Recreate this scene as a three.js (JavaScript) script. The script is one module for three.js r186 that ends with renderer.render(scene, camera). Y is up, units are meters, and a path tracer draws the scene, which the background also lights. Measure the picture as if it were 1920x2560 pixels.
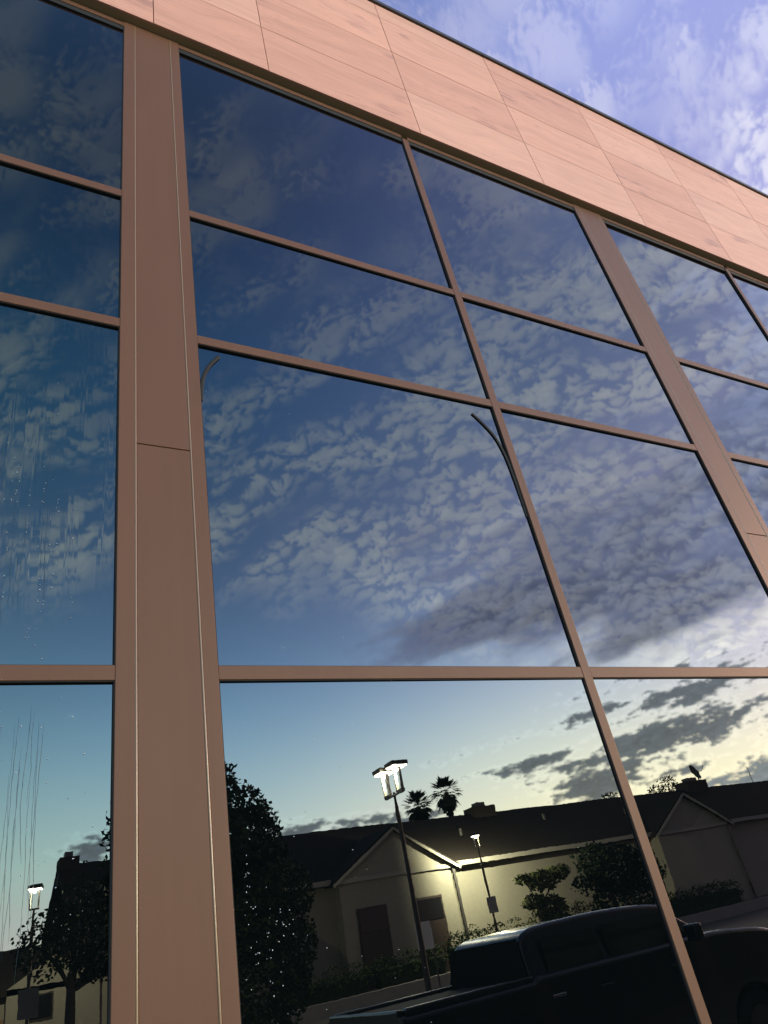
import * as THREE from 'three';
import { RoundedBoxGeometry } from 'three/addons/geometries/RoundedBoxGeometry.js';
import { mergeGeometries } from 'three/addons/utils/BufferGeometryUtils.js';

// ---------------------------------------------------------------- camera
const scene = new THREE.Scene();
const EYE = 1.65, S = 2.3;                       // eye height; distance from the lens to the window frames (metres)
const camera = new THREE.PerspectiveCamera(70.68, 0.75, 0.05, 3000);
camera.position.set(0, EYE, S);
camera.quaternion.setFromRotationMatrix(new THREE.Matrix4().makeBasis(
  new THREE.Vector3(0.87549, -0.17935, 0.44871),
  new THREE.Vector3(-0.10398, 0.83689, 0.53740),
  new THREE.Vector3(-0.47191, -0.51715, 0.71404)));

const renderer = new THREE.WebGLRenderer({ antialias: true });
renderer.toneMapping = THREE.LinearToneMapping; renderer.toneMappingExposure = 1;
renderer.shadowMap.enabled = true; renderer.shadowMap.type = THREE.PCFSoftShadowMap;

// ---------------------------------------------------------------- noise
let seed = 1;
const srand = (s) => { seed = s >>> 0; };
const rnd = () => { seed = (seed + 0x6D2B79F5) | 0; let t = Math.imul(seed ^ (seed >>> 15), 1 | seed); t = (t + Math.imul(t ^ (t >>> 7), 61 | t)) ^ t; return ((t ^ (t >>> 14)) >>> 0) / 4294967296; };
const rr = (a, b) => a + (b - a) * rnd();
const GX = new Float32Array(256), GY = new Float32Array(256), PM = new Uint8Array(512);
srand(77);
{ const p = [...Array(256).keys()]; for (let i = 255; i > 0; i--) { const j = Math.floor(rnd() * (i + 1)); [p[i], p[j]] = [p[j], p[i]]; }
  for (let i = 0; i < 512; i++) PM[i] = p[i & 255];
  for (let i = 0; i < 256; i++) { const a = rnd() * 6.2832; GX[i] = Math.cos(a); GY[i] = Math.sin(a); } }
function noise(x, y) {
  const xf = Math.floor(x), yf = Math.floor(y), X = xf & 255, Y = yf & 255; x -= xf; y -= yf;
  const u = x * x * x * (x * (x * 6 - 15) + 10), v = y * y * y * (y * (y * 6 - 15) + 10);
  const a = PM[X + PM[Y]], b = PM[X + 1 + PM[Y]], c = PM[X + PM[Y + 1]], d = PM[X + 1 + PM[Y + 1]];
  const g0 = GX[a] * x + GY[a] * y, g1 = GX[b] * (x - 1) + GY[b] * y, g2 = GX[c] * x + GY[c] * (y - 1), g3 = GX[d] * (x - 1) + GY[d] * (y - 1);
  return 1.45 * (g0 + u * (g1 - g0) + v * (g2 - g0 + u * (g3 - g2 - g1 + g0)));
}
function fbm(x, y, o) { let s = 0, a = 0.5; for (let i = 0; i < o; i++) { s += a * noise(x, y); x = x * 2.03 + 17.3; y = y * 2.03 - 9.1; a *= 0.5; } return s; }
const ss = (a, b, x) => { const t = Math.min(1, Math.max(0, (x - a) / (b - a))); return t * t * (3 - 2 * t); };
const lerp = (a, b, t) => a + (b - a) * t;

// ---------------------------------------------------------------- sky (dusk; glow where the sun went down, cloud layers)
const SUN_AZ = 70;                               // degrees from the facade's outward normal towards +x
const SKYW = [
  [-2.462, -0.584, 3.428, -0.183, -0.704, 2.051, 0.791, 0.168, -0.197],
  [-1.833, -1.147, 3.21, -0.107, -0.491, 1.778, 0.302, 0.599, -0.574],
  [-0.818, -1.412, 2.397, -0.101, -0.687, 1.625, 0.211, 0.372, -0.508]];
const BANK = [[46, 21.2, 7, 1.7, 0.95, 0.02], [58, 21.3, 8, 2.0, 1, 0.0], [52.5, 17.2, 5.5, 0.95, 1.05, 0.16], [38, 21.5, 4, 1.2, 0.5, 0.05], [69, 27, 6, 3, 0.85, 0.05], [55, 26, 9, 2.2, 0.6, 0.08], [46, 28.5, 7, 2, 0.35, 0.1], [66, 21, 7, 2.5, 0.9, 0.05], [82, 24, 9, 5, 0.9, 0], [75, 35, 9, 4, 0.5, 0]];
const LOW = [[50.6, 9.5, 5.6, 0.95, 1.1], [53.5, 11.9, 4.4, 0.75, 0.95], [40.2, 9.9, 2.6, 0.4, 1], [43.2, 9.1, 3.2, 0.5, 0.85], [44, 7.5, 2.6, 1.0, 1.1], [46.5, 8.0, 3.2, 0.9, 0.9], [45.8, 12.2, 4, 0.4, 0.75], [21.8, 8.5, 1.8, 0.55, 1.05], [27.6, 8.3, 2.8, 0.5, 0.95], [31, 8.0, 2.0, 0.4, 0.8], [8.4, 9.9, 1.3, 0.6, 1],
  [56.5, 5.0, 4.6, 1.3, 1.2], [63, 5.4, 6, 1.6, 1.2], [51, 13.9, 5, 0.5, 0.6], [58, 13.2, 4, 0.5, 0.6], [36, 11.6, 2.2, 0.35, 0.45], [49.5, 7.0, 3.0, 0.5, 0.7], [62, 9, 5, 0.9, 0.8], [72, 11, 6, 0.9, 0.8], [84, 8, 8, 1.2, 0.8], [-14, 8.5, 4, 0.7, 0.8], [-32, 9, 6, 0.8, 0.8], [100, 9, 9, 1, 0.8], [140, 9, 12, 1, 0.7], [-90, 9, 12, 1, 0.7], [-150, 9, 14, 1, 0.7]];
const SKYR = [[19.4, 23, -0.509, -0.566, -0.377], [19, 18.6, -0.275, 0.14, 0.077], [21.8, 15.3, 0.191, 0.148, 0.125], [19.9, 11.9, -0.392, -0.439, 0.001], [25.5, 9, 0.41, 0.252, -0.147], [33.4, 10.4, -0.2, -0.107, 0.022], [37.6, 8.9, 0.519, 0.276, -0.118], [38.6, 7.1, 0.248, 0.093, -0.003], [53.2, 7.8, -0.036, -0.007, -0.094], [55.1, 5.9, -0.251, -0.239, -0.395], [36.2, 15.7, -0.142, 0.136, 0.226], [46.3, 14.2, -0.069, 0.197, 0.302], [51.5, 10.4, -0.099, -0.031, 0.209], [57.5, 14.4, 0.126, -0.048, -0.07], [26.2, 24, 0.327, 0.328, 0.304], [35.8, 20.4, 0.061, -0.321, -0.344], [18.6, 38.5, -0.028, -0.111, 0.003], [20.9, 50.3, 0.241, -0.008, 0.102], [30.2, 59.2, -0.12, -0.186, -0.108], [39.6, 45.3, -0.14, -0.057, 0.033], [50.7, 40.8, 0.014, 0.17, 0.136], [57.3, 44.8, 0.082, 0.01, -0.067], [65.1, 38, -0.269, -0.262, -0.189], [-0.2, 59, -0.859, -0.596, -0.619], [2.3, 43.7, -0.885, -0.179, -0.243], [5.3, 26.7, -0.175, -0.263, -0.275], [5.8, 18.9, 0.203, 0.296, 0.318], [3.6, 13.3, 0.32, 0.151, -0.043], [3.6, 6.2, 0.185, 0.152, 0.024], [112, 52.3, -0.029, 0.04, 0.062], [104.5, 46.3, 0.13, 0.049, 0.033], [104.5, 42, -0.067, -0.082, -0.125], [114.7, 59.5, 0.428, 0.305, 0.22], [0, 90, 0.233, 0.103, 0.059], [180, 2, -0.894, -0.505, -0.328], [180, 15, -0.021, -0.068, -0.054], [180, 40, 0.209, 0.195, 0.19], [-90, 2, -0.051, -0.046, -0.004], [-90, 15, 0.096, 0.094, 0.027], [-90, 40, -0.212, -0.166, -0.089], [130, 2, -0.576, -0.339, -0.193], [130, 20, -0.208, -0.235, -0.168], [85, 2, -0.049, 0.065, 0.018], [70, 2, 0.049, 0.012, 0.12], [-40, 3, 0.597, 0.348, 0.193], [30, 1.5, -0.295, -0.215, 0.119], [-60, 5, -0.191, -0.112, -0.063], [100, 5, 0.072, 0.004, 0.002], [100, 25, 0.028, 0.036, 0.031], [140, 5, 0.366, 0.226, 0.133], [140, 25, 0.105, 0.122, 0.088], [180, 5, 0.669, 0.397, 0.262], [180, 25, -0.037, -0.014, -0.014]];
const RES = new Float32Array(360 * 91 * 3);      // smooth departures from the plain gradient, one value per degree
for (let e = 0; e <= 90; e++) for (let a = 0; a < 360; a++) { const o = (e * 360 + a) * 3; for (const r of SKYR) { let d = a - 180 - r[0]; if (d > 180) d -= 360; else if (d < -180) d += 360; const x = d * Math.cos((e + r[1]) / 114.59) / 15, y = (e - r[1]) / 8, q = x * x + y * y; if (q < 16) { const k = Math.exp(-0.5 * q); RES[o] += r[2] * k; RES[o + 1] += r[3] * k; RES[o + 2] += r[4] * k; } } }
let cellHash = 0;
function worley(x, y) {
  const X = Math.floor(x), Y = Math.floor(y); let m = 9;
  for (let j = -1; j <= 1; j++) for (let i = -1; i <= 1; i++) { const h = PM[(X + i & 255) + PM[Y + j & 255]], dx = X + i + 0.5 + 0.45 * GX[h] - x, dy = Y + j + 0.5 + 0.45 * GY[h] - y, d = dx * dx + dy * dy; if (d < m) { m = d; cellHash = h / 255; } }
  return Math.sqrt(m);
}
const out3 = [0, 0, 0];
function skyAt(dx, dy, dz) {
  const el = Math.asin(dy) * 57.29578, az = Math.atan2(dx, dz) * 57.29578;
  const r = (az - SUN_AZ) / 57.29578, k = Math.cos(el / 57.29578), c = Math.cos(r), s = Math.sin(r);
  const t = Math.exp(-el / 9), t2 = Math.exp(-el / 30);
  const ga = az + 180, a0 = Math.floor(ga), e0 = Math.min(89, Math.floor(el)), fa = ga - a0, fe = el - e0, A = (a0 % 360) * 3, B = ((a0 + 1) % 360) * 3, E0 = e0 * 1080, E1 = E0 + 1080;
  for (let i = 0; i < 3; i++) {
    const w = SKYW[i], res = lerp(lerp(RES[E0 + A + i], RES[E0 + B + i], fa), lerp(RES[E1 + A + i], RES[E1 + B + i], fa), fe);
    out3[i] = [1.03, 0.985, 0.9][i] * Math.exp(res + w[0] + w[1] * t + w[2] * t2 + w[3] * c * k + w[4] * c * t + w[5] * c * t2 + w[6] * c * c * k + w[7] * c * c * t + w[8] * s * k);
  }
  if (el < 3) return out3;
  const east = ss(0.35, -0.25, Math.cos((az - 25) / 57.29578)) * ss(0, 0.25, k);   // away from the dusk glow
  // high broken layer: small rolls in rows
  if (el > 14) {
    const R = k / (1 + dy), A2 = az / 57.29578, sx0 = R * Math.sin(A2), sz0 = R * Math.cos(A2);       // stereographic: cloud cells keep their shape
    const ux = 0.012 * fbm(sx0 * 22 + 3, sz0 * 22, 3), uz = 0.012 * fbm(sx0 * 22 - 7, sz0 * 22 + 5, 3);
    const cx = (sx0 + ux) * 0.68 - (sz0 + uz) * 0.73, cz = (sx0 + ux) * 0.73 + (sz0 + uz) * 0.68;
    const big = fbm(sx0 * 4.2 + 11.4, sz0 * 4.2 - 4.2, 3), row = noise(cx * 7 + 40, cz * 26 + 9), wisp = fbm(cx * 9 + 5, cz * 13, 5);
    const high = ss(36, 54, el), rag = fbm(cx * 170, cz * 240, 4);
    const p1 = 1 - 1.3 * worley(cx * 64 + 0.35 * rag, cz * 118 + 0.45 * rag), h1 = cellHash, p2 = 1 - 1.3 * worley(cx * lerp(25, 30, east) + 0.4 * rag + 0.6 * wisp, cz * lerp(37, 44, east) + 0.5 * rag), h2 = cellHash;
    const hash = lerp(h1, h2, high), puff = lerp(p1 + 0.12, p2, high) + lerp(0.75, 0.45, east) * rag + 0.36 * (hash - 0.5), bright = 0.7 + 0.6 * hash;
    const edge = 26.6 - 0.42 * Math.max(0, az - 20) + 2.4 * noise(az * 0.14, 3.3) + 2 * row;
    const cov = lerp(ss(edge - 2, edge + 4, el), 1, east), crisp = ss(54, 36, el) * (1 - east);
    const gate = lerp(0.34, 0.12, east) * big + 0.66 * row + 0.3 * wisp + lerp(0.2, 0.22, crisp) + 0.12 * ss(26, 44, az) * (1 - east) + 0.4 * east;
    let a = lerp(1, 0.88, crisp) * ss(lerp(lerp(-0.1, -0.3, east), 0.14, crisp), lerp(0.85, 0.74, crisp), puff + 0.5 * (gate - 0.3) + 0.3 * (1 - crisp) * wisp) * ss(-0.2, 0.4, gate) * cov;
    a = Math.min(1, a + 0.2 * ss(-0.05, 0.5, wisp + 0.5 * big) * cov * (1 - a));
    const g = 0.88 * Math.exp(-(el - 27) / 28), lit = 0.68 * bright + 0.72 * Math.max(0, puff) * crisp + 0.25 * wisp + 0.08;
    // grey bank in the upper edge of the glow: a veil under the rolls
    if (el < 46 && az > 18 && az < 120) {
      let m = 0; for (const b of BANK) { const x = (az - b[0]) / b[2], y = (el - b[1] - b[5] * (az - b[0])) / b[3]; m += b[4] * Math.exp(-0.5 * (x * x + y * y)); }
      if (m > 0.05) {
        const e2 = el - 0.10 * (az - 50) + 0.8 * noise(az * 0.2, el * 0.3), n = fbm(az * 0.075 + 3, (e2 - 0.08 * (az - 50)) * 0.46, 5), fine = fbm(cx * 34, cz * 60, 4);
        const v = ss(0.15, 0.95, Math.min(1.05, m) + 0.8 * n + 0.25 * fine + 0.12 * puff), b = 0.88 + 0.85 * n + 0.26 * fine + 0.26 * Math.max(-0.3, puff) * ss(0.4, -0.1, n);
        out3[0] = lerp(out3[0], 0.71 * b, v * 0.95); out3[1] = lerp(out3[1], 0.87 * b, v * 0.95); out3[2] = lerp(out3[2], 1.46 * b, v * 0.95);
        a *= 1 - 0.6 * v;
      }
    }
    out3[0] += a * lerp(0.78 * g, 0.22, east) * lit; out3[1] += a * lerp(0.74 * g, 0.18, east) * lit; out3[2] += a * lerp(0.36 * g, 0.10, east) * lit;
  }
  // low ragged strips
  if (el < 17) {
    let m = 0; for (const b of LOW) { let d = az - b[0]; if (d > 180) d -= 360; else if (d < -180) d += 360; const x = d / b[2], y = (el - b[1] - 0.035 * d) / b[3]; const q = x * x + y * y; if (q < 12) m = Math.max(m, b[4] * Math.exp(-0.5 * q)); }
    if (m > 0.06) {
      const e2 = el - 0.035 * (az - 45), n = fbm(az * 0.42, e2 * 1.5, 5), f = fbm(az * 1.5 + 2 * n, e2 * 3.9 + 30, 5);
      const v = m + 0.75 * n + 0.5 * f, a = 0.92 * ss(0.42, 0.78, v), rim = ss(0.2, 0.48, v) * (1 - ss(0.48, 0.85, v));
      const b = 0.84 + 0.6 * f + 0.35 * n, east2 = lerp(1, 0.5, east), far = 1 + 0.95 * ss(7.6, 5.6, el) * ss(47, 54, az);
      for (let i = 0; i < 3; i++) out3[i] = lerp(out3[i] * (1 + 0.12 * rim), [0.66, 0.83, 1.16][i] * b * east2 * (i < 2 ? far : far * 0.85), a);
    }
  }
  return out3;
}
{
  const W = 4096, H = 2048, data = new Float32Array(W * H * 4);
  const cosA = new Float32Array(W), sinA = new Float32Array(W);
  for (let x = 0; x < W; x++) { const a = ((x + 0.5) / W - 0.5) * 2 * Math.PI; cosA[x] = Math.cos(a); sinA[x] = Math.sin(a); }
  for (let y = 0; y < H; y++) {
    const e = ((y + 0.5) / H - 0.5) * Math.PI;
    for (let x = 0; x < W; x++) {
      const i = (y * W + x) * 4; data[i + 3] = 1;
      if (e < 0) { data[i] = 0.12; data[i + 1] = 0.115; data[i + 2] = 0.12; continue; }
      const c = Math.cos(e), o = skyAt(c * cosA[x], Math.sin(e), c * sinA[x]);
      data[i] = o[0]; data[i + 1] = o[1]; data[i + 2] = o[2];
    }
  }
  const sky = new THREE.DataTexture(data, W, H, THREE.RGBAFormat, THREE.FloatType);
  sky.mapping = THREE.EquirectangularReflectionMapping; sky.magFilter = sky.minFilter = THREE.LinearFilter; sky.needsUpdate = true;
  scene.background = sky; scene.environment = sky;
}
// last glow of the set sun, low beyond the houses, very soft
{
  const sun = new THREE.DirectionalLight(new THREE.Color(1, 0.52, 0.3), 1.5), a = SUN_AZ / 57.29578, e = 13 / 57.29578;
  sun.position.set(60 * Math.sin(a) * Math.cos(e), 60 * Math.sin(e), 60 * Math.cos(a) * Math.cos(e));
  sun.castShadow = true; sun.shadow.radius = 24; sun.shadow.mapSize.set(2048, 2048);
  Object.assign(sun.shadow.camera, { left: -50, right: 50, top: 40, bottom: -40, near: 1, far: 160 });
  scene.add(sun, sun.target);
}

// ---------------------------------------------------------------- helpers
const names = {};
const numbered = (n) => { const k = names[n] = (names[n] ?? -1) + 1; return k ? `${n}_${String(k).padStart(3, '0')}` : n; };
function mesh(name, geo, mat, parent) { const m = new THREE.Mesh(geo, mat); m.name = parent === scene ? numbered(name) : name; m.castShadow = m.receiveShadow = true; parent.add(m); return m; }
function thing(name, label, category, x = 0, y = 0, z = 0, group) { const g = new THREE.Group(); g.name = numbered(name); g.position.set(x, y, z); g.userData = { label, category }; if (group) g.userData.group = group; scene.add(g); return g; }
function struct(name, geo, mat, label) { const m = mesh(name, geo, mat, scene); m.userData = { kind: 'structure' }; if (label) m.userData.label = label; return m; }
const bx = (x0, x1, y0, y1, z0, z1, r = 0, seg = 1) => { const w = x1 - x0, h = y1 - y0, d = z1 - z0; const g = r ? new RoundedBoxGeometry(w, h, d, seg, r) : new THREE.BoxGeometry(w, h, d); g.translate((x0 + x1) / 2, (y0 + y1) / 2, (z0 + z1) / 2); return g; };
const cyl = (r0, r1, x, y0, y1, z, n = 14) => { const g = new THREE.CylinderGeometry(r1, r0, y1 - y0, n); g.translate(x, (y0 + y1) / 2, z); return g; };
const tube = (pts, r, n = 8, seg = 24) => new THREE.TubeGeometry(new THREE.CatmullRomCurve3(pts.map((p) => new THREE.Vector3(...p))), seg, r, n);
function poly(pts, idx) { const g = new THREE.BufferGeometry(); g.setAttribute('position', new THREE.Float32BufferAttribute(pts.flat(), 3)); g.setIndex(idx); const q = g.toNonIndexed(); q.computeVertexNormals(); q.setAttribute('uv', new THREE.Float32BufferAttribute(new Float32Array(q.attributes.position.count * 2), 2)); return q; }
const lin = (r, g, b) => new THREE.Color().setRGB(r, g, b);
const std = (r, g, b, roughness = 0.7, o = {}) => new THREE.MeshStandardMaterial({ color: lin(r, g, b), roughness, ...o });
const phys = (r, g, b, roughness, o = {}) => new THREE.MeshPhysicalMaterial({ color: lin(r, g, b), roughness, ...o });
function planarUV(g, ox = 0, oy = 0) { const p = g.attributes.position, u = new Float32Array(p.count * 2); for (let i = 0; i < p.count; i++) { u[2 * i] = p.getX(i) + p.getZ(i) + ox; u[2 * i + 1] = p.getY(i) + oy; } g.setAttribute('uv', new THREE.BufferAttribute(u, 2)); return g; }
const s8 = (l) => Math.max(0, Math.min(255, Math.round(255 * (l <= 0.0031308 ? 12.92 * l : 1.055 * Math.pow(l, 1 / 2.4) - 0.055))));
function tex(W, H, fn, sx, sy, srgb) {           // fn(x, y in metres) -> [r,g,b]; sx, sy metres covered
  const d = new Uint8Array(W * H * 4);
  for (let j = 0; j < H; j++) for (let i = 0; i < W; i++) { const o = fn((i / W) * sx, (j / H) * sy), k = (j * W + i) * 4; for (let c = 0; c < 3; c++) d[k + c] = srgb ? s8(o[c]) : Math.max(0, Math.min(255, Math.round(o[c] * 255))); d[k + 3] = 255; }
  const t = new THREE.DataTexture(d, W, H); t.wrapS = t.wrapT = THREE.MirroredRepeatWrapping; t.magFilter = THREE.LinearFilter; t.minFilter = THREE.LinearMipmapLinearFilter; t.generateMipmaps = true;
  if (srgb) t.colorSpace = THREE.SRGBColorSpace; t.repeat.set(1 / sx, 1 / sy); t.needsUpdate = true; return t;
}

// ---------------------------------------------------------------- materials
const tileTex = tex(2048, 1024, (x, y) => {
  const w = 0.16 * fbm(x * 0.8, y * 1.4, 3), yy = y + w;
  const grain = fbm(x * 2.6, yy * 60, 3), band = fbm(x * 0.6 + 4, yy * 7 + 2 * w, 4), cloud = fbm(x * 0.9 + 9, y * 1.7, 4), patch = ss(0.02, 0.4, cloud);
  const vein = ss(0.05, 0.42, fbm(x * 2.2 + 5 * w, yy * 13, 5)) * patch, speck = ss(0.22, 0.45, fbm(x * 8, yy * 55, 3)) * ss(-0.1, 0.35, cloud + 0.6 * band);
  const k = 1.0 + 0.17 * grain + 0.16 * band + 0.08 * cloud - 0.5 * vein - 0.28 * speck;
  return [0.60 * k, 0.300 * k * (1 - 0.02 * vein), 0.222 * k * (1 + 0.14 * vein)];
}, 5.2, 2.6, true);
const tileBump = tex(512, 256, (x, y) => { const v = 0.5 + 0.5 * fbm(x * 3, y * 40, 4); return [v, v, v]; }, 5.2, 2.6);
const M = {
  tile: std(1, 1, 1, 0.62, { map: tileTex, bumpMap: tileBump, bumpScale: 0.0012 }),
  tile2: std(0.91, 0.89, 0.89, 0.62, { map: tileTex, bumpMap: tileBump, bumpScale: 0.0012 }),
  tile3: std(1.0, 1.04, 1.06, 0.62, { map: tileTex, bumpMap: tileBump, bumpScale: 0.0012 }),
  joint: std(0.10, 0.06, 0.05, 0.9),
  coping: std(0.03, 0.024, 0.024, 0.5),
  flashing: std(0.34, 0.265, 0.13, 0.6),
  rubber: std(0.008, 0.007, 0.007, 0.8),
  core: std(0.02, 0.02, 0.02, 0.9),
};
const paintTex = tex(512, 512, (x, y) => { const v = 0.5 + 0.22 * fbm(x * 60, y * 60, 3) + 0.3 * fbm(x * 3, y * 1.2, 3); return [v, v, v]; }, 1, 1);
const paintCol = tex(512, 512, (x, y) => { const k = 1 + 0.12 * fbm(x * 2.2, y * 0.9, 4) + 0.05 * fbm(x * 160, y * 160, 2) + 0.06 * fbm(x * 34, y * 0.9, 3); return [0.124 * k, 0.056 * k, 0.032 * k]; }, 2, 2, true);
M.frame = phys(1, 1, 1, 0.5, { specularIntensity: 0.5, map: paintCol, bumpMap: paintTex, bumpScale: 0.00022 });
M.bead = phys(0.24, 0.15, 0.085, 0.25, { clearcoat: 0.4, clearcoatRoughness: 0.15 });
const wave = tex(512, 512, (x, y) => { const v = 0.5 + 0.5 * fbm(x * 1.3, y * 1.1, 2); return [v, v, v]; }, 4, 4);
const wetWave = tex(1024, 2048, (x, y) => {      // thin runs of rain water on the glass: fine relief
  let h = 0.5 + 0.12 * fbm(x * 1.3, y * 1.1, 2);
  const xx = x + 0.012 * fbm(x * 3, y * 2.2, 3), n = noise(xx * 60, y * 0.4 + 3), zone = ss(1.36, 1.16, x) * ss(-0.5, 0.2, noise(x * 3.4 + 5.1, y * 0.8));
  h += 0.42 * ss(0.0, 0.7, n) * zone * ss(-0.4, 0.3, noise(xx * 21, y * 1.1 + 8)); return [h, h, h];
}, 2, 4);
const glassO = { ior: 2.0, metalness: 0, specularIntensity: 1 };
M.glass = phys(0.0015, 0.0025, 0.003, 0, { ...glassO, bumpMap: wave, bumpScale: 0.0013 });
M.glassWet = phys(0.0015, 0.003, 0.0035, 0, { ...glassO, bumpMap: wetWave, bumpScale: 0.00013 });
M.run = phys(0.006, 0.018, 0.025, 0, { ior: 1.7 });
M.water = phys(0.36, 0.38, 0.38, 0.06, { metalness: 0.75, ior: 1.33 });

// ---------------------------------------------------------------- ground
const asphaltTex = tex(1024, 1024, (x, y) => { const k = 1 + 0.35 * fbm(x * 9, y * 9, 4) + 0.3 * fbm(x * 0.4, y * 0.4, 3); return [0.062 * k, 0.061 * k, 0.058 * k]; }, 12, 12, true);
const concTex = tex(512, 512, (x, y) => { const k = 1 + 0.2 * fbm(x * 5, y * 5, 5) + 0.15 * fbm(x * 0.8, y * 0.8, 3); return [0.27 * k, 0.26 * k, 0.24 * k]; }, 6, 6, true);
M.asphalt = std(1, 1, 1, 0.75, { map: asphaltTex }); M.concrete = std(1, 1, 1, 0.85, { map: concTex });
M.white = std(0.62, 0.62, 0.6, 0.7);
{ const g = new THREE.PlaneGeometry(900, 900); g.rotateX(-Math.PI / 2); g.translate(0, -0.12, 0); const p = g.attributes.position, u = g.attributes.uv; for (let i = 0; i < p.count; i++) u.setXY(i, p.getX(i), p.getZ(i)); struct('parking_lot', g, M.asphalt, 'dark asphalt parking lot in front of the glass building'); }
const flat = (g) => { const p = g.attributes.position, u = new Float32Array(p.count * 2); for (let i = 0; i < p.count; i++) { u[2 * i] = p.getX(i) + 0.3 * p.getY(i); u[2 * i + 1] = p.getZ(i) + p.getY(i); } g.setAttribute('uv', new THREE.BufferAttribute(u, 2)); return g; };
struct('sidewalk', flat(bx(-22, 34, -0.3, 0, 0.06, 3.1, 0.015)), M.concrete, 'concrete sidewalk along the foot of the glass building');
struct('planter_ground', flat(bx(-14, 74, -0.3, 0.40, 32.2, 60, 0.02)), std(0.09, 0.07, 0.05, 0.95), 'raised planting bed and ground under the far buildings');
struct('kerb_wall', flat(bx(-14, 74, -0.3, 0.44, 31.9, 32.2, 0.02)), M.concrete, 'low concrete kerb wall along the far planting bed');

// ---------------------------------------------------------------- the glass office building
const PERIOD = 1.6135 * S, PIER0 = 0.169 * S, PIERW = 0.1455 * S, MUL = 0.8675 * S, MW = 0.0222 * S;
const yr = (v) => v * S + EYE;                   // height of a level measured in units of S above the eye
const ROWS = [0.409, 1.1015, 1.5015].map(yr), RH = 0.0222 * S, SOFFIT = yr(2.26), HEAD1 = yr(2.2494), HEAD0 = yr(2.2311), BASE = 0.14;
const GLASS_Z = -0.016, BODY_Z = -0.12;
const office = thing('office_building', 'modern office building with mirror glass bays, brown metal frames and pink travertine parapet', 'building');
const K0 = -2, K1 = 6;
srand(5);
const X_LEFT = PIER0 + K0 * PERIOD, X_RIGHT = PIER0 + K1 * PERIOD + PIERW;
mesh('building_core', bx(X_LEFT - 0.1, X_RIGHT + 0.1, -0.3, yr(3.1), -9, BODY_Z), M.core, office);
mesh('roof_slab', bx(X_LEFT - 0.1, X_RIGHT + 0.1, yr(3.1), yr(3.13), -9, -0.02), std(0.3, 0.3, 0.3, 0.9), office);
mesh('base_rail', bx(X_LEFT, X_RIGHT, 0.004, BASE, BODY_Z, -0.004, 0.002), M.frame, office);
function frameBar(name, x0, x1, y0, y1, z0, z1) { return mesh(name, planarUV(bx(x0, x1, y0, y1, z0, z1, 0.0025, 2), rr(0, 3), rr(0, 3)), M.frame, office); }
function pane(x0, x1, y0, y1, wet, i) {
  const w = x1 - x0 + 0.016, h = y1 - y0 + 0.016, g = new THREE.BoxGeometry(w, h, 0.02);
  const p = g.attributes.position, u = g.attributes.uv, ox = wet ? 0 : rr(0, 3), oy = wet ? 0 : rr(0, 3);
  for (let k = 0; k < p.count; k++) u.setXY(k, p.getX(k) + x0 + 5 + ox, p.getY(k) + (y0 + y1) / 2 + oy);
  const m = mesh('window_pane', g, wet ? M.glassWet : M.glass, office);
  m.position.set((x0 + x1) / 2, (y0 + y1) / 2, GLASS_Z - 0.01); m.rotation.set(rr(-1, 1) * 0.003, rr(-1, 1) * 0.003, 0);
  const gk = (a, b, c, d) => mesh('glazing_gasket', bx(a, b, c, d, GLASS_Z - 0.004, -0.0055), M.rubber, office), gw = 0.0035;
  gk(x0, x0 + gw, y0, y1); gk(x1 - gw, x1, y0, y1); gk(x0 + gw, x1 - gw, y1 - gw, y1); gk(x0 + gw, x1 - gw, y0, y0 + gw * 0.5);
  if (wet) m.userData.label = 'window pane streaked with rain water';
}
for (let k = K0; k <= K1; k++) {
  const px = PIER0 + k * PERIOD, top = SOFFIT - 0.012;
  // pier: two frame flanges, a cover panel in two lengths, round beads along the seams
  frameBar('pier_flange', px, px + 0.062, 0, top, BODY_Z, 0); frameBar('pier_flange', px + PIERW - 0.052, px + PIERW, 0, top, BODY_Z, 0);
  const a = px + 0.0675, b = px + PIERW - 0.0575, seam = yr(0.807) + (k ? -0.02 : 0);
  mesh('pier_panel', planarUV(bx(a, b, 0, seam - 0.0015, BODY_Z, -0.001, 0.004, 3), rr(0, 3), rr(0, 3)), M.frame, office);
  mesh('pier_panel', planarUV(bx(a, b, seam + 0.0015, top, BODY_Z, -0.001, 0.004, 3), rr(0, 3), rr(0, 3)), M.frame, office);
  for (const x of [px + 0.0648, px + PIERW - 0.0548]) mesh('seam_bead', cyl(0.0036, 0.0036, x, 0, top, -0.0025, 12), M.bead, office);
  if (k === K1) break;
  const L = px + PIERW, R = px + PERIOD, m0 = px + MUL, m1 = m0 + MW;
  frameBar('mullion', m0, m1, BASE, HEAD0, BODY_Z, 0);
  const wet = k === -1;
  for (const [x0, x1, s] of [[L, m0, 0], [m1, R, 1]]) {
    frameBar('head_rail', x0, x1, HEAD0, HEAD1, BODY_Z, -0.001);
    mesh('head_groove', bx(x0, x1, HEAD1, SOFFIT, BODY_Z, -0.03), M.rubber, office);
    mesh('head_gasket', bx(x0, x1, HEAD0 - 0.042, HEAD0, BODY_Z, -0.006), M.rubber, office);
    let y0 = BASE;
    for (let r = 0; r <= 3; r++) {
      const y1 = r < 3 ? ROWS[r] - RH : HEAD0 - 0.042;
      pane(x0, x1, y0, y1, wet && s === 1 && r === 1, r);
      if (r < 3) { frameBar('transom', x0, x1, ROWS[r] - RH, ROWS[r], BODY_Z, -0.0012); y0 = ROWS[r]; }
    }
  }
}
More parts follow.
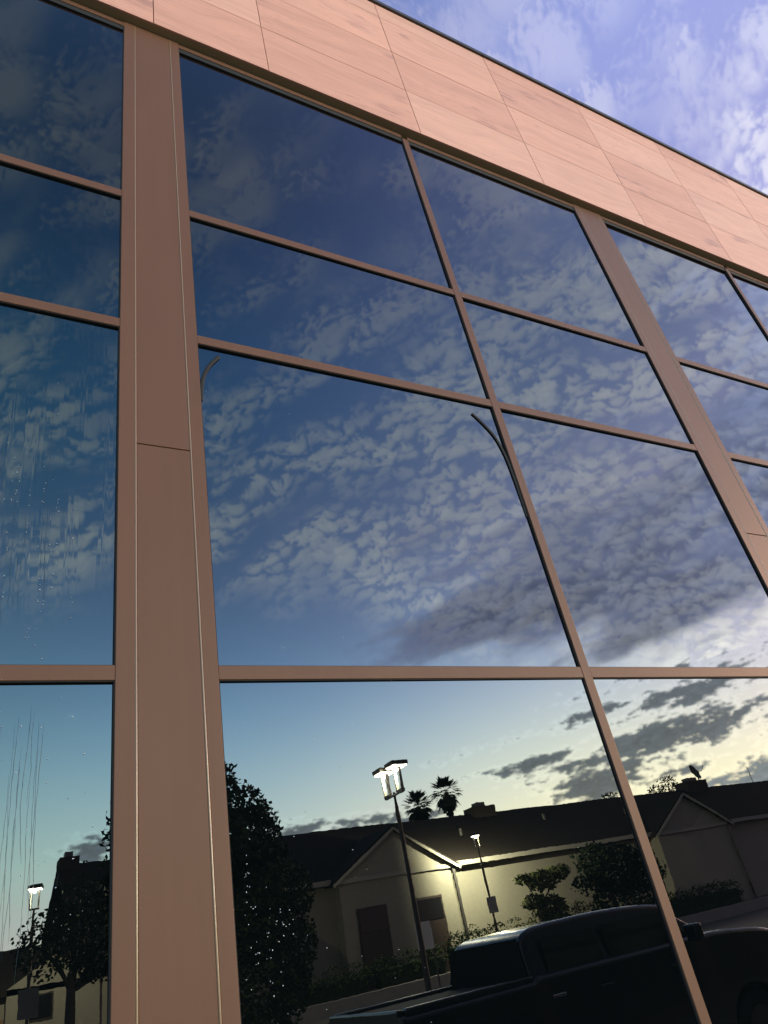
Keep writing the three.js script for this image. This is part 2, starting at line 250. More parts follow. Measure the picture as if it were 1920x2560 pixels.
// parapet: porcelain tiles on a backing, metal flashing below, dark coping on top
const ZT = 0.055, TB = 5.195 + EYE, TILE_TOP = 7.285 + EYE, TROWS = [TB, TB + 0.612, TB + 1.224, TB + 1.838, TILE_TOP];
mesh('parapet_backing', bx(X_LEFT - 0.1, X_RIGHT + 0.1, SOFFIT + 0.004, TILE_TOP - 0.01, -0.1, ZT - 0.012), M.joint, office);
mesh('soffit_flashing', bx(X_LEFT - 0.1, X_RIGHT + 0.1, SOFFIT, SOFFIT + 0.004, -0.03, ZT - 0.004), M.flashing, office);
for (let x = X_LEFT - 0.1; x < X_RIGHT; x += 3.05) mesh('coping', bx(x + 0.001, Math.min(x + 3.049, X_RIGHT + 0.1), TILE_TOP, TILE_TOP + 0.05, -0.35, ZT + 0.022, 0.004), M.coping, office);
const TX = []; for (let x = 0.557; x > X_LEFT; x -= 1.22) TX.unshift(x); TX.unshift(X_LEFT - 0.1); for (let x = 1.322; x < X_RIGHT; x += 1.2165) TX.push(x); TX.push(X_RIGHT + 0.1);
srand(31);
for (let c = 0; c + 1 < TX.length; c++) for (let r = 0; r < 4; r++) {
  const g = planarUV(bx(TX[c] + 0.0026, TX[c + 1] - 0.0026, TROWS[r] + (r ? 0.0026 : 0), TROWS[r + 1] - 0.0026, ZT - 0.012, ZT + rr(-0.0006, 0.0006), 0.0014), rr(0, 8), rr(0, 6));
  mesh('parapet_tile', g, [M.tile, M.tile2, M.tile3][Math.floor(rnd() * 3)], office);
}
// loose glazing gaskets that have sprung out of the frame
function gasket(pts, label) {
  const curve = new THREE.CatmullRomCurve3(pts.map(([x, y, z]) => new THREE.Vector3(x, y + EYE, z))), n = 40, P = [], I = [];
  const up = new THREE.Vector3(0, 0, 1);
  for (let i = 0; i <= n; i++) { const c = curve.getPoint(i / n), t = curve.getTangent(i / n), s = new THREE.Vector3().crossVectors(t, up).normalize().multiplyScalar(0.0088); for (const [a, b] of [[-1, 0], [-0.5, 1], [0.5, 1], [1, 0], [0.4, -0.6], [-0.4, -0.6]]) P.push([c.x + s.x * a, c.y + s.y * a, c.z + b * 0.003]); }
  for (let i = 0; i < n; i++) for (let k = 0; k < 6; k++) { const a = i * 6 + k, b = i * 6 + (k + 1) % 6; I.push(a, b, a + 6, b, b + 6, a + 6); }
  mesh('loose_gasket', poly(P, I), M.rubber, office).userData.label = label;
}
gasket([[0.822, 2.435, -0.011], [0.775, 2.365, -0.010], [0.743, 2.285, -0.010], [0.733, 2.225, -0.010], [0.7275, 2.15, -0.012]], 'black rubber gasket curling out beside the wide pier');
gasket([[2.226, 2.405, -0.011], [2.285, 2.34, -0.010], [2.338, 2.255, -0.010], [2.366, 2.14, -0.010], [2.375, 2.0, -0.010], [2.379, 1.75, -0.012]], 'black rubber gasket curling out below the slim mullion crossing');
// thin runs of rain water down the panes left of the pier
{
  srand(123); const runs = [];
  const runAt = (x, y0, y1, w) => {
    const n = 26, P = [], I = [], ph = rr(0, 9); let xx = x;
    for (let i = 0; i <= n; i++) { const t = i / n, y = lerp(y1, y0, t) + EYE; xx += rr(-1, 1) * 0.0012; const cx = xx + 0.004 * Math.sin(ph + t * 7) * t, h = w * rr(0.55, 1) * Math.min(1, 6 * t, 8 * (1.02 - t)); for (const [a, z] of [[-1, 0], [-0.5, 0.7], [0.5, 0.7], [1, 0]]) P.push([cx + a * h, y, GLASS_Z + 0.0002 + z * h * 0.35]); }
    for (let i = 0; i < n; i++) for (let k = 0; k < 3; k++) { const a = i * 4 + k; I.push(a, a + 4, a + 1, a + 1, a + 4, a + 5); }
    runs.push(poly(P, I));
  };
  for (let i = 0; i < 22; i++) { const y = rr(1.2, 2.3); runAt(rr(-0.06, 0.2), y - rr(0.15, 0.6), y, rr(0.0005, 0.0014)); }
  for (let i = 0; i < 15; i++) { const y = rr(0.55, 0.86); runAt(rr(0.05, 0.2), Math.max(0.1, y - rr(0.2, 0.65)), y, rr(0.0005, 0.0013)); }
  const m = mesh('water_runs', mergeGeometries(runs), M.run, office); m.userData.kind = 'stuff';
}
// rain drops standing on the glass left of the pier and on the lower pane right of it
{
  srand(99); const pts = [];
  const run = (x, y0, y1, n, wob) => { for (let i = 0; i < n; i++) pts.push([x + rr(-wob, wob), rr(y0, y1), rr(0.0008, 0.0019)]); };
  for (const [x, y0, y1, n] of [[0.045, 1.0, 1.9, 16], [0.06, 1.5, 1.75, 8], [0.145, 1.35, 1.7, 9], [0.19, 1.2, 1.62, 12], [0.155, 1.0, 1.25, 9], [0.13, 0.98, 1.08, 6], [0.25, 1.05, 1.6, 5], [0.10, 1.3, 1.6, 6], [0.02, 1.0, 2.2, 6], [0.17, 0.95, 2.3, 10]]) run(x, y0 + EYE, y1 + EYE, n, 0.006);
  run(0.2, EYE + 0.05, EYE + 0.85, 30, 0.14);
  for (const [x, y0, y1, n] of [[0.775, 0.14, 0.30, 7], [0.79, 0.05, 0.2, 8], [0.83, 0.06, 0.2, 8], [0.875, 0.09, 0.2, 7], [0.86, -0.02, 0.15, 6], [0.775, 0.22, 0.34, 6], [0.82, -0.1, 0.1, 5], [0.9, 0.1, 0.19, 6]]) run(x, y0 + EYE, y1 + EYE, n, 0.008);
  run(1.1, EYE - 0.2, EYE + 0.75, 40, 0.36); run(2.6, EYE - 0.3, EYE + 0.8, 26, 0.6); run(1.2, EYE + 1.0, EYE + 2.3, 14, 0.5);
  const im = new THREE.InstancedMesh(new THREE.SphereGeometry(1, 10, 8), M.water, pts.length), m = new THREE.Matrix4(), q = new THREE.Quaternion();
  pts.forEach(([x, y, r], i) => im.setMatrixAt(i, m.compose(new THREE.Vector3(x, y, GLASS_Z + 0.0002), q, new THREE.Vector3(r, r * rr(1, 1.5), r * 0.5))));
  im.name = 'water_drops'; im.userData.kind = 'stuff'; im.castShadow = true; office.add(im);
}
// ---------------------------------------------------------------- foliage helpers
function leafGeo(blobs, count, size, s, spread = 1) {   // blobs: [x,y,z,rx,ry,rz]; each leaf a small bent diamond
  srand(s); const P = new Float32Array(count * 12), I = []; const wsum = blobs.map((b) => b[3] * b[4] * b[5]); const tot = wsum.reduce((a, b) => a + b, 0);
  const v = new THREE.Vector3(), a = new THREE.Vector3(), b = new THREE.Vector3();
  for (let i = 0; i < count; i++) {
    let r = rnd() * tot, k = 0; while (k < blobs.length - 1 && (r -= wsum[k]) > 0) k++;
    const B = blobs[k]; let tries = 0;
    do { v.set(rr(-1, 1), rr(-1, 1), rr(-1, 1)); tries++; } while (tries < 30 && (v.length() > 1 || v.length() < 0.25 + 0.4 * rnd() || noise(v.x * 2.3 + k * 3.1 + v.z * 1.7, v.y * 2.6 + s) < -0.25 * spread));
    const lump = 1 + 0.22 * noise(v.x * 3 + k * 7, v.y * 3 + v.z * 2.2);
    v.set(B[0] + v.x * B[3] * lump, B[1] + v.y * B[4] * lump, B[2] + v.z * B[5] * lump);
    a.set(rr(-1, 1), rr(-1, 0.6), rr(-1, 1)).normalize().multiplyScalar(size * rr(0.6, 1.2)); b.set(rr(-1, 1), rr(-1, 1), rr(-1, 1)).cross(a).normalize().multiplyScalar(size * 0.42);
    P.set([v.x - b.x, v.y - b.y, v.z - b.z, v.x + a.x, v.y + a.y, v.z + a.z, v.x + b.x, v.y + b.y, v.z + b.z, v.x - a.x * 0.7, v.y - a.y * 0.7, v.z - a.z * 0.7], i * 12);
    I.push(i * 4, i * 4 + 1, i * 4 + 2, i * 4, i * 4 + 2, i * 4 + 3);
  }
  const g = new THREE.BufferGeometry(); g.setAttribute('position', new THREE.BufferAttribute(P, 3)); g.setIndex(I); g.computeVertexNormals(); return g;
}
const leafMat = (r, g, b) => phys(r, g, b, 0.8, { specularIntensity: 0.15, side: THREE.DoubleSide });
M.leafDark = leafMat(0.028, 0.045, 0.024); M.leafMid = leafMat(0.055, 0.085, 0.03); M.leafOlive = leafMat(0.08, 0.095, 0.04); M.bark = std(0.05, 0.04, 0.03, 0.9);
function limbGeo(x0, y0, z0, ends, r) { return mergeGeometries(ends.map(([x, y, z]) => tube([[x0, y0, z0], [(x0 + x) / 2 + 0.1, (y0 + y) / 2, (z0 + z) / 2], [x, y, z]], r, 6, 8))); }
function tree(name, label, cat, x, z, y0, trunkTop, r, blobs, count, size, mat, s, spread, group) {
  const t = thing(name, label, cat, x, y0, z, group), loc = blobs.map((b) => [b[0] - x, b[1] - y0, b[2] - z, b[3], b[4], b[5]]);
  mesh('trunk', mergeGeometries([cyl(r * 1.25, r * 0.7, 0, 0, trunkTop - y0, 0, 12), limbGeo(0, (trunkTop - y0) * 0.85, 0, loc.map((b) => [b[0], b[1], b[2]]), r * 0.4).toNonIndexed()].map((g) => g.index ? g.toNonIndexed() : g)), M.bark, t);
  mesh('crown', leafGeo(loc, count, size, s, spread), mat, t); return t;
}

// ---------------------------------------------------------------- long pale building across the lot
M.stucco = std(1, 1, 1, 0.9, { map: tex(512, 512, (x, y) => { const k = 1 + 0.12 * fbm(x * 6, y * 6, 4) + 0.14 * fbm(x * 0.5, y * 0.35, 3); return [0.31 * k, 0.295 * k, 0.235 * k]; }, 8, 8, true) });
M.trim = std(0.36, 0.345, 0.29, 0.8); M.roof = phys(1, 1, 1, 0.95, { specularIntensity: 0.25, map: tex(512, 512, (x, y) => { const k = 1 + 0.3 * fbm(x * 4, y * 9, 4); return [0.026 * k, 0.022 * k, 0.018 * k]; }, 6, 6, true) });
M.door = std(0.05, 0.035, 0.028, 0.5); M.darkglass = phys(0.012, 0.014, 0.016, 0.05, { ior: 1.5 }); M.brick = std(0.035, 0.025, 0.02, 0.9); M.steel = std(0.10, 0.095, 0.09, 0.45, { metalness: 0.5 });
function gableRoof(parent, x0, x1, zE, yE, zR, yR, zB, mat = M.roof) {      // ridge along x
  const th = 0.18, pts = [[x0, yE, zE], [x1, yE, zE], [x0, yR, zR], [x1, yR, zR], [x0, yE, zB], [x1, yE, zB], [x0, yE - th, zE], [x1, yE - th, zE], [x0, yR - th, zR], [x1, yR - th, zR], [x0, yE - th, zB], [x1, yE - th, zB]];
  return mesh('roof', planarUV(poly(pts, [0, 2, 1, 1, 2, 3, 2, 4, 3, 3, 4, 5, 6, 7, 8, 7, 9, 8, 8, 9, 10, 9, 11, 10, 0, 1, 6, 1, 7, 6, 4, 10, 5, 5, 10, 11, 0, 6, 2, 6, 8, 2, 2, 8, 4, 8, 10, 4, 1, 3, 7, 7, 3, 9, 3, 5, 9, 9, 5, 11])), mat, parent);
}
let stucco;
{
  const b = stucco = thing('stucco_building', 'long pale stucco building with dark shingle roof and front gables across the lot', 'building');
  const Y0 = 0.4, ZF = 36, ZG = 35.2, YE = 5.35;
  mesh('wall', planarUV(bx(5.2, 66, Y0, YE, ZF, 46)), M.stucco, b);
  const roof = gableRoof(b, 4.8, 66.4, 35.5, YE + 0.05, 41, 8.62, 46.6);
  mesh('fascia', bx(24.2, 66.4, YE - 0.22, YE + 0.02, 35.38, 35.5), M.trim, b); mesh('fascia', bx(5, 16.8, YE - 0.22, YE + 0.02, 35.38, 35.5), M.trim, b);
  for (const gx of [20.54, 44.3]) {                // front gables
    const hw = 3.5, ya = 7.35, yb = 5.18, gw = mesh('gable_wall', planarUV(bx(gx - hw + 0.1, gx + hw - 0.1, Y0, yb, ZG, ZF)), M.stucco, b);
    mesh('pediment', planarUV(poly([[gx - hw, yb, ZG - 0.05], [gx + hw, yb, ZG - 0.05], [gx, ya, ZG - 0.05], [gx - hw, yb, 39.2], [gx + hw, yb, 39.2], [gx, ya, 39.2]], [0, 2, 1, 3, 4, 5, 0, 1, 3, 1, 4, 3, 0, 3, 2, 3, 5, 2, 1, 2, 4, 4, 2, 5])), M.stucco, b);
    mesh('gable_roof', poly([[gx - hw - 0.35, yb - 0.12, ZG - 0.3], [gx, ya + 0.1, ZG - 0.3], [gx + hw + 0.35, yb - 0.12, ZG - 0.3], [gx - hw - 0.35, yb - 0.12, 40], [gx, ya + 0.1, 40], [gx + hw + 0.35, yb - 0.12, 40], [gx - hw - 0.35, yb + 0.02, ZG - 0.3], [gx, ya + 0.24, ZG - 0.3], [gx + hw + 0.35, yb + 0.02, ZG - 0.3], [gx - hw - 0.35, yb + 0.02, 40], [gx, ya + 0.24, 40], [gx + hw + 0.35, yb + 0.02, 40]], [0, 3, 1, 1, 3, 4, 1, 4, 2, 2, 4, 5, 6, 7, 9, 7, 10, 9, 7, 8, 10, 8, 11, 10, 0, 1, 6, 1, 7, 6, 1, 2, 7, 2, 8, 7, 0, 6, 3, 6, 9, 3, 2, 5, 8, 5, 11, 8]), M.roof, b);
    for (const s of [-1, 1]) { const len = Math.hypot(hw + 0.35, ya + 0.1 - yb + 0.12), g = new THREE.BoxGeometry(len, 0.14, 0.06); g.rotateZ(-s * Math.atan2(ya + 0.22 - yb, hw + 0.35)); g.translate(gx + s * (hw + 0.35) / 2, (ya + yb) / 2 - 0.08, ZG - 0.34); mesh('rake_trim', g, M.trim, b); }
    mesh('pediment_trim', bx(gx - hw, gx + hw, yb - 0.12, yb + 0.08, ZG - 0.14, ZG - 0.04), M.trim, b);
    if (gx < 30) for (const [dx0, dx1] of [[-2.65, -1.0], [0.6, 2.45]]) {
      const yt = 3.85; mesh('door_frame', bx(gx + dx0, gx + dx1, Y0, yt, ZG - 0.04, ZG - 0.002), M.door, b);
      const d = mesh('door', bx(gx + dx0 + 0.1, gx + dx1 - 0.1, Y0 + 0.02, 2.6, ZG - 0.09, ZG - 0.042), M.door, b); mesh('handle', bx(gx + dx1 - 0.28, gx + dx1 - 0.24, 1.3, 1.6, ZG - 0.13, ZG - 0.092), M.steel, d);
      mesh('transom_window', bx(gx + dx0 + 0.1, gx + dx1 - 0.1, 2.75, yt - 0.12, ZG - 0.07, ZG - 0.042), M.darkglass, b);
    }
    mesh('downspout', bx(gx + hw - 0.08, gx + hw + 0.06, Y0, yb - 0.1, ZG - 0.16, ZG - 0.02), M.steel, b);
  }
  for (const wx of [39.6]) { const w = mesh('window', bx(wx, wx + 1.5, 1.5, 3.3, ZF - 0.05, ZF - 0.002), M.trim, b); mesh('glass', bx(wx + 0.08, wx + 1.42, 1.58, 3.22, ZF - 0.06, ZF - 0.052), M.darkglass, w); }
  for (const [cx, w, yt] of [[30.75, 1.7, 8.98], [52.8, 2.3, 9.15], [5.3, 0.95, 8.9]]) { const c = mesh('chimney', bx(cx - w / 2, cx + w / 2, 7.6, yt, 40.4, 41.6), M.brick, b); mesh('chimney_cap', bx(cx - w * 0.2, cx + w * 0.2, yt, yt + 0.28, 40.7, 41.3), M.steel, c); }
}
{
  const d = thing('satellite_dish', 'dark round satellite dish on the roof chimney, mirrored at the right edge', 'satellite dish', 53.9, 9.43, 41);
  const g = new THREE.SphereGeometry(1.1, 24, 8, 0, 6.2832, 0, 0.62); g.translate(0, -1.0, 0); g.scale(1, 0.75, 1); const m = mesh('dish', g, std(0.06, 0.06, 0.06, 0.6, { side: THREE.DoubleSide }), d); m.position.set(0, 0.5, 0); m.rotation.set(-0.9, 0, -0.9);
  mesh('mast', cyl(0.04, 0.04, 0, -0.2, 0.42, 0), M.steel, d); mesh('feed_arm', tube([[0, 0.42, 0], [0.3, 0.5, -0.4], [0.45, 0.85, -0.55]], 0.025), M.steel, d);
}
{ const a = thing('roof_antenna', 'thin mast antenna standing on the dark roof ridge', 'antenna', 61, 8.55, 41); mesh('mast', cyl(0.03, 0.015, 0, 0, 1.5, 0, 8), M.steel, a); for (const y of [0.9, 1.05, 1.2, 1.35]) mesh('crossbar', bx(-0.22, 0.22, y, y + 0.02, -0.01, 0.01), M.steel, a); }
{
  const b = thing('cottage_wing', 'low white stucco wing with front gable and small window, mirrored in the wet left pane', 'building');
  mesh('wall', planarUV(bx(-9, 4.7, 0.4, 3.1, 30.4, 35)), M.stucco, b); gableRoof(b, -9.4, 4.9, 30, 3.1, 32.7, 4.55, 35.4);
  mesh('wall', planarUV(bx(4.7, 9.5, 0.4, 3.3, 30.2, 35.4)), M.stucco, b); gableRoof(b, 4.7, 9.8, 29.8, 3.35, 35, 6.7, 35.6);
  mesh('gable_wall', planarUV(poly([[2.2, 0.4, 30], [5.2, 0.4, 30], [5.2, 3.1, 30], [3.7, 3.95, 30], [2.2, 3.1, 30], [2.2, 0.4, 30.5], [5.2, 0.4, 30.5], [5.2, 3.1, 30.5], [3.7, 3.95, 30.5], [2.2, 3.1, 30.5]], [0, 4, 1, 1, 4, 2, 4, 3, 2, 5, 6, 9, 6, 7, 9, 9, 7, 8, 0, 5, 4, 5, 9, 4, 4, 9, 3, 9, 8, 3, 3, 8, 2, 8, 7, 2, 2, 7, 1, 7, 6, 1])), M.stucco, b);
  const w = mesh('window', bx(2.85, 3.7, 2.05, 2.85, 29.95, 29.998), M.door, b); mesh('glass', bx(2.9, 3.65, 2.1, 2.8, 29.93, 29.948), M.darkglass, w);
  mesh('fence_panel', bx(-6, 2.1, 0.4, 2.25, 29.4, 29.5), std(0.22, 0.13, 0.06, 0.8), b);
}

// ---------------------------------------------------------------- lamp posts
const glow = new THREE.MeshStandardMaterial({ color: lin(0.8, 0.8, 0.75), emissive: lin(1, 0.93, 0.74), emissiveIntensity: 45, roughness: 0.4 });
M.pole = std(0.085, 0.07, 0.055, 0.5); M.housing = std(0.05, 0.045, 0.035, 0.5); M.yoke = std(0.3, 0.285, 0.24, 0.5);
function lampPost(x, z, top, heads, power, label, turn) {
  const g = thing('lamp_post', label, 'street lamp', x, -0.12, z, 'lamp posts in the parking lot'), h = top + 0.12;
  mesh('base', cyl(0.3, 0.28, 0, 0, 0.57, 0, 20), M.concrete, g); mesh('pole', cyl(0.065, 0.05, 0, 0.57, h - 0.95, 0, 12), M.pole, g);
  mesh('pole_tip', cyl(0.035, 0.035, 0, h - 0.95, h - 0.62, 0, 10), M.pole, g);
  const head = new THREE.Group(); head.name = 'lamp_heads'; head.rotation.y = turn; g.add(head);
  for (const s of heads) {
    mesh('yoke', mergeGeometries([bx(s - 0.14, s + 0.14, h - 0.66, h - 0.62, -0.05, 0.05), bx(s - 0.14, s - 0.1, h - 0.62, h - 0.12, -0.035, 0.035), bx(s + 0.1, s + 0.14, h - 0.62, h - 0.12, -0.035, 0.035)]), M.yoke, head);
    mesh('housing', bx(s - 0.21, s + 0.21, h - 0.08, h + 0.02, -0.23, 0.23, 0.02), M.housing, head);
    mesh('lamp_lens', bx(s - 0.18, s + 0.18, h - 0.115, h - 0.082, -0.2, 0.2, 0.01), glow, head);
    const L = new THREE.PointLight(lin(1, 0.96, 0.64), power, 0, 2); L.position.set(s, h - 0.165, 0); L.castShadow = true; L.shadow.radius = 1.5; head.add(L);
  }
  if (heads.length > 1) mesh('crossbar', bx(heads[0] - 0.14, heads[heads.length - 1] + 0.14, h - 0.70, h - 0.665, -0.04, 0.04), M.yoke, head);
  return g;
}
lampPost(9.25, 14, 5.6, [-0.32, 0.32], 60, 'tall lamp post with twin lit heads, nearest to the glass building', -1.6);
const post2 = lampPost(24.5, 33.1, 6.33, [0], 1100, 'lamp post with one lit head in front of the pale lit wall', 0.4);
const post3 = lampPost(2.45, 25.1, 5.55, [0], 230, 'lamp post with one lit head beside the small leafy tree', 0.2);
for (const [p, y] of [[post2, 2.6], [post3, 2.2]]) mesh('sign_plate', bx(-0.28, 0.28, y, y + 0.75, -0.12, -0.09), std(0.3, 0.3, 0.28, 0.6), p);

{ const s = thing('notice_board', 'white notice board on two posts before the gable door', 'sign', 19.2, 0.4, 30.9); s.position.y = 0; s.position.z = 31.2;
  mesh('board', bx(-0.42, 0.42, 1.5, 2.6, -0.03, 0.03, 0.01), M.white, s); for (const x of [-0.38, 0.32]) mesh('post', bx(x, x + 0.06, -0.12, 1.5, -0.03, 0.03), M.steel, s); }

// roof vents on the long building are things fixed to its roof
for (const [x, z, y] of [[27.2, 38.4, 7.0], [34.5, 39.0, 7.35], [41.0, 38.2, 6.9]]) mesh('roof_vent', cyl(0.09, 0.09, x, y - 0.2, y + 0.45, z, 10), M.steel, stucco);

// ---------------------------------------------------------------- planting
tree('ficus_tree', 'tall dense dark evergreen tree rising above the roof beside the pier', 'tree', 6.5, 22, -0.12, 3.5, 0.22, [[6.4, 4.9, 22, 2.7, 3.2, 2.5], [7.9, 5.6, 22, 1.25, 1.6, 1.5], [6.6, 7.5, 22, 1.0, 1.1, 1.1], [8.3, 4.2, 21.8, 1.1, 1.2, 1.3]], 15000, 0.14, M.leafDark, 11, 0.5);
tree('round_tree', 'lower bushy green tree leafed almost to the ground before the tall evergreen', 'tree', 8.3, 20.5, -0.12, 1.6, 0.12, [[8.5, 3.7, 20.5, 1.0, 0.95, 1.0], [7.8, 3.0, 20.3, 1.1, 1.0, 1.0], [8.6, 2.4, 20.5, 0.9, 1.1, 0.9], [7.9, 1.5, 20.4, 1.2, 1.0, 1.0]], 9000, 0.10, M.leafMid, 12, 0.6);
tree('small_leafy_tree', 'small open leafy tree before the white cottage wing', 'tree', 3.2, 22, -0.12, 2.9, 0.15, [[3.1, 3.8, 22, 0.9, 1.0, 0.9], [2.4, 3.6, 22, 0.7, 0.8, 0.7], [3.9, 3.5, 22, 0.95, 0.9, 0.9], [3.4, 4.7, 22, 0.6, 0.6, 0.6], [4.2, 3.0, 22, 0.8, 0.5, 0.7]], 2600, 0.10, M.leafDark, 13, 1);
tree('shrub_tree', 'olive green bushy shrub against the lit wall', 'shrub', 27.3, 32.8, 0.4, 2.6, 0.1, [[26.7, 3.75, 32.8, 0.6, 0.28, 0.5], [28.0, 3.55, 32.8, 1.0, 0.5, 0.8], [29.2, 3.8, 32.8, 0.8, 0.4, 0.7], [27.0, 2.6, 32.8, 0.7, 0.4, 0.6], [28.2, 2.0, 32.8, 0.9, 0.8, 0.7]], 1700, 0.19, M.leafOlive, 14, 1.5);
tree('dark_tree', 'dark spreading tree right of the lit wall', 'tree', 32.5, 32.6, 0.4, 3, 0.16, [[32.0, 3.9, 32.6, 1.3, 1.2, 1.2], [33.6, 3.4, 32.8, 1.9, 1.4, 1.5], [35.6, 3.0, 32.8, 1.7, 1.6, 1.5], [32.4, 1.9, 32.6, 1.4, 1.2, 1.2], [30.7, 3.0, 32.7, 0.8, 0.5, 0.7]], 4200, 0.19, M.leafDark, 15, 1.2);
tree('sparse_tree', 'thin open tree showing behind the roof next to the dish', 'tree', 53.4, 44.5, 0.4, 8.6, 0.1, [[52.6, 9.3, 44.5, 0.8, 0.5, 0.6], [54.4, 9.7, 44.5, 1.0, 0.8, 0.7]], 420, 0.15, M.leafDark, 16, 1.4);
tree('sparse_tree', 'few leafy twigs just above the middle of the roof ridge', 'tree', 46.6, 44.5, 0.4, 8.6, 0.06, [[46.4, 9.3, 44.5, 0.9, 0.35, 0.5]], 120, 0.15, M.leafDark, 17, 1.2);
tree('sparse_tree', 'leafy twigs above the roof left of the pier', 'tree', 6.9, 44, 0.4, 8.3, 0.06, [[6.6, 8.7, 44, 0.8, 0.5, 0.5]], 110, 0.15, M.leafDark, 18, 1.2);
const hedges = [[12.2, 17.2, 1.7, 'low dark hedge left of the gable doors'], [17.4, 21.2, 1.75, 'clipped dark hedge under the gable doors'], [21.4, 26.4, 2.15, 'taller hedge at the foot of the lit wall'], [26.6, 31, 2.4, 'ragged hedge right of the lit wall'], [34, 44, 1.9, 'long dark hedge behind the truck hood']];
hedges.forEach(([x0, x1, top, label], i) => {
  const t = thing('hedge', label, 'hedge', (x0 + x1) / 2, 0.4, 33.2, 'hedges in the far planting bed'), w = (x1 - x0) / 2, n = Math.round(w * 1.4), h = top - 0.4, bl = [];
  for (let k = 0; k < n; k++) bl.push([-w + (2 * k + 1) * w / n, h * 0.48, 0, w / n * 1.25, h * 0.5 * (0.92 + 0.12 * ((k * 37 + i * 11) % 5) / 4), 0.7]);
  mesh('foliage', leafGeo(bl, Math.round(900 * w), 0.09, 40 + i, 0.25), i === 3 ? M.leafOlive : M.leafMid, t);
  mesh('stems', bx(-w * 0.9, w * 0.9, 0, h * 0.55, -0.4, 0.4, 0.1), M.leafDark, t);
});
function palm(x, y0, z, top, s, label) {
  const t = thing('fan_palm', label, 'palm tree', x, y0, z, 'fan palms behind the roof'); srand(s);
  mesh('trunk', tube([[0, 0, 0], [0.1, (top - y0) * 0.5, 0], [0, top - y0, 0]], 0.16, 10, 16), M.bark, t);
  const P = [], I = [], H = top - y0; const v = (a) => { P.push(a); return P.length - 1; };
  for (let k = 0; k < 110; k++) {                  // each frond: a stalk and a fan of pointed blades
    const az = rr(0, 6.283), el = k < 76 ? rr(-0.5, 1.4) : rr(-1.35, -0.5), L = rr(0.45, 0.8), d = new THREE.Vector3(Math.cos(az) * Math.cos(el), Math.sin(el), Math.sin(az) * Math.cos(el));
    const c = new THREE.Vector3(0, H, 0).addScaledVector(d, L), side = new THREE.Vector3(-Math.sin(az), 0, Math.cos(az));
    const o = v([0, H - 0.1, 0]), o2 = v([0.03, H - 0.1, 0.03]), cc = v(c.toArray()); I.push(o, o2, cc);
    for (let q = -5; q <= 5; q++) { const a = q * 0.24, r = rr(0.5, 0.75) * (1 - 0.03 * q * q * 0.5), e = c.clone().addScaledVector(d, r * Math.cos(a)).addScaledVector(side, r * Math.sin(a)); e.y -= 0.16 * r * (1 + Math.abs(a)); const n1 = c.clone().addScaledVector(side, r * Math.sin(a - 0.24) * 0.5).addScaledVector(d, r * 0.5 * Math.cos(a)), n2 = c.clone().addScaledVector(side, r * Math.sin(a + 0.24) * 0.5).addScaledVector(d, r * 0.5 * Math.cos(a)); I.push(cc, v(n1.toArray()), v(n2.toArray())); I.push(P.length - 2, v(e.toArray()), P.length - 2); }
  }
  mesh('crown', poly(P, I), M.leafDark, t);
  mesh('dead_skirt', leafGeo([[0, H - 0.9, 0, 0.42, 0.75, 0.42]], 500, 0.2, s + 3, 0), M.bark, t);
}
palm(29.15, 0.4, 46, 10.35, 3, 'left fan palm silhouetted above the roof, beside the twin lamp');
palm(31.75, 0.4, 46, 11.1, 4, 'right taller fan palm silhouetted above the roof, nearer the chimney');

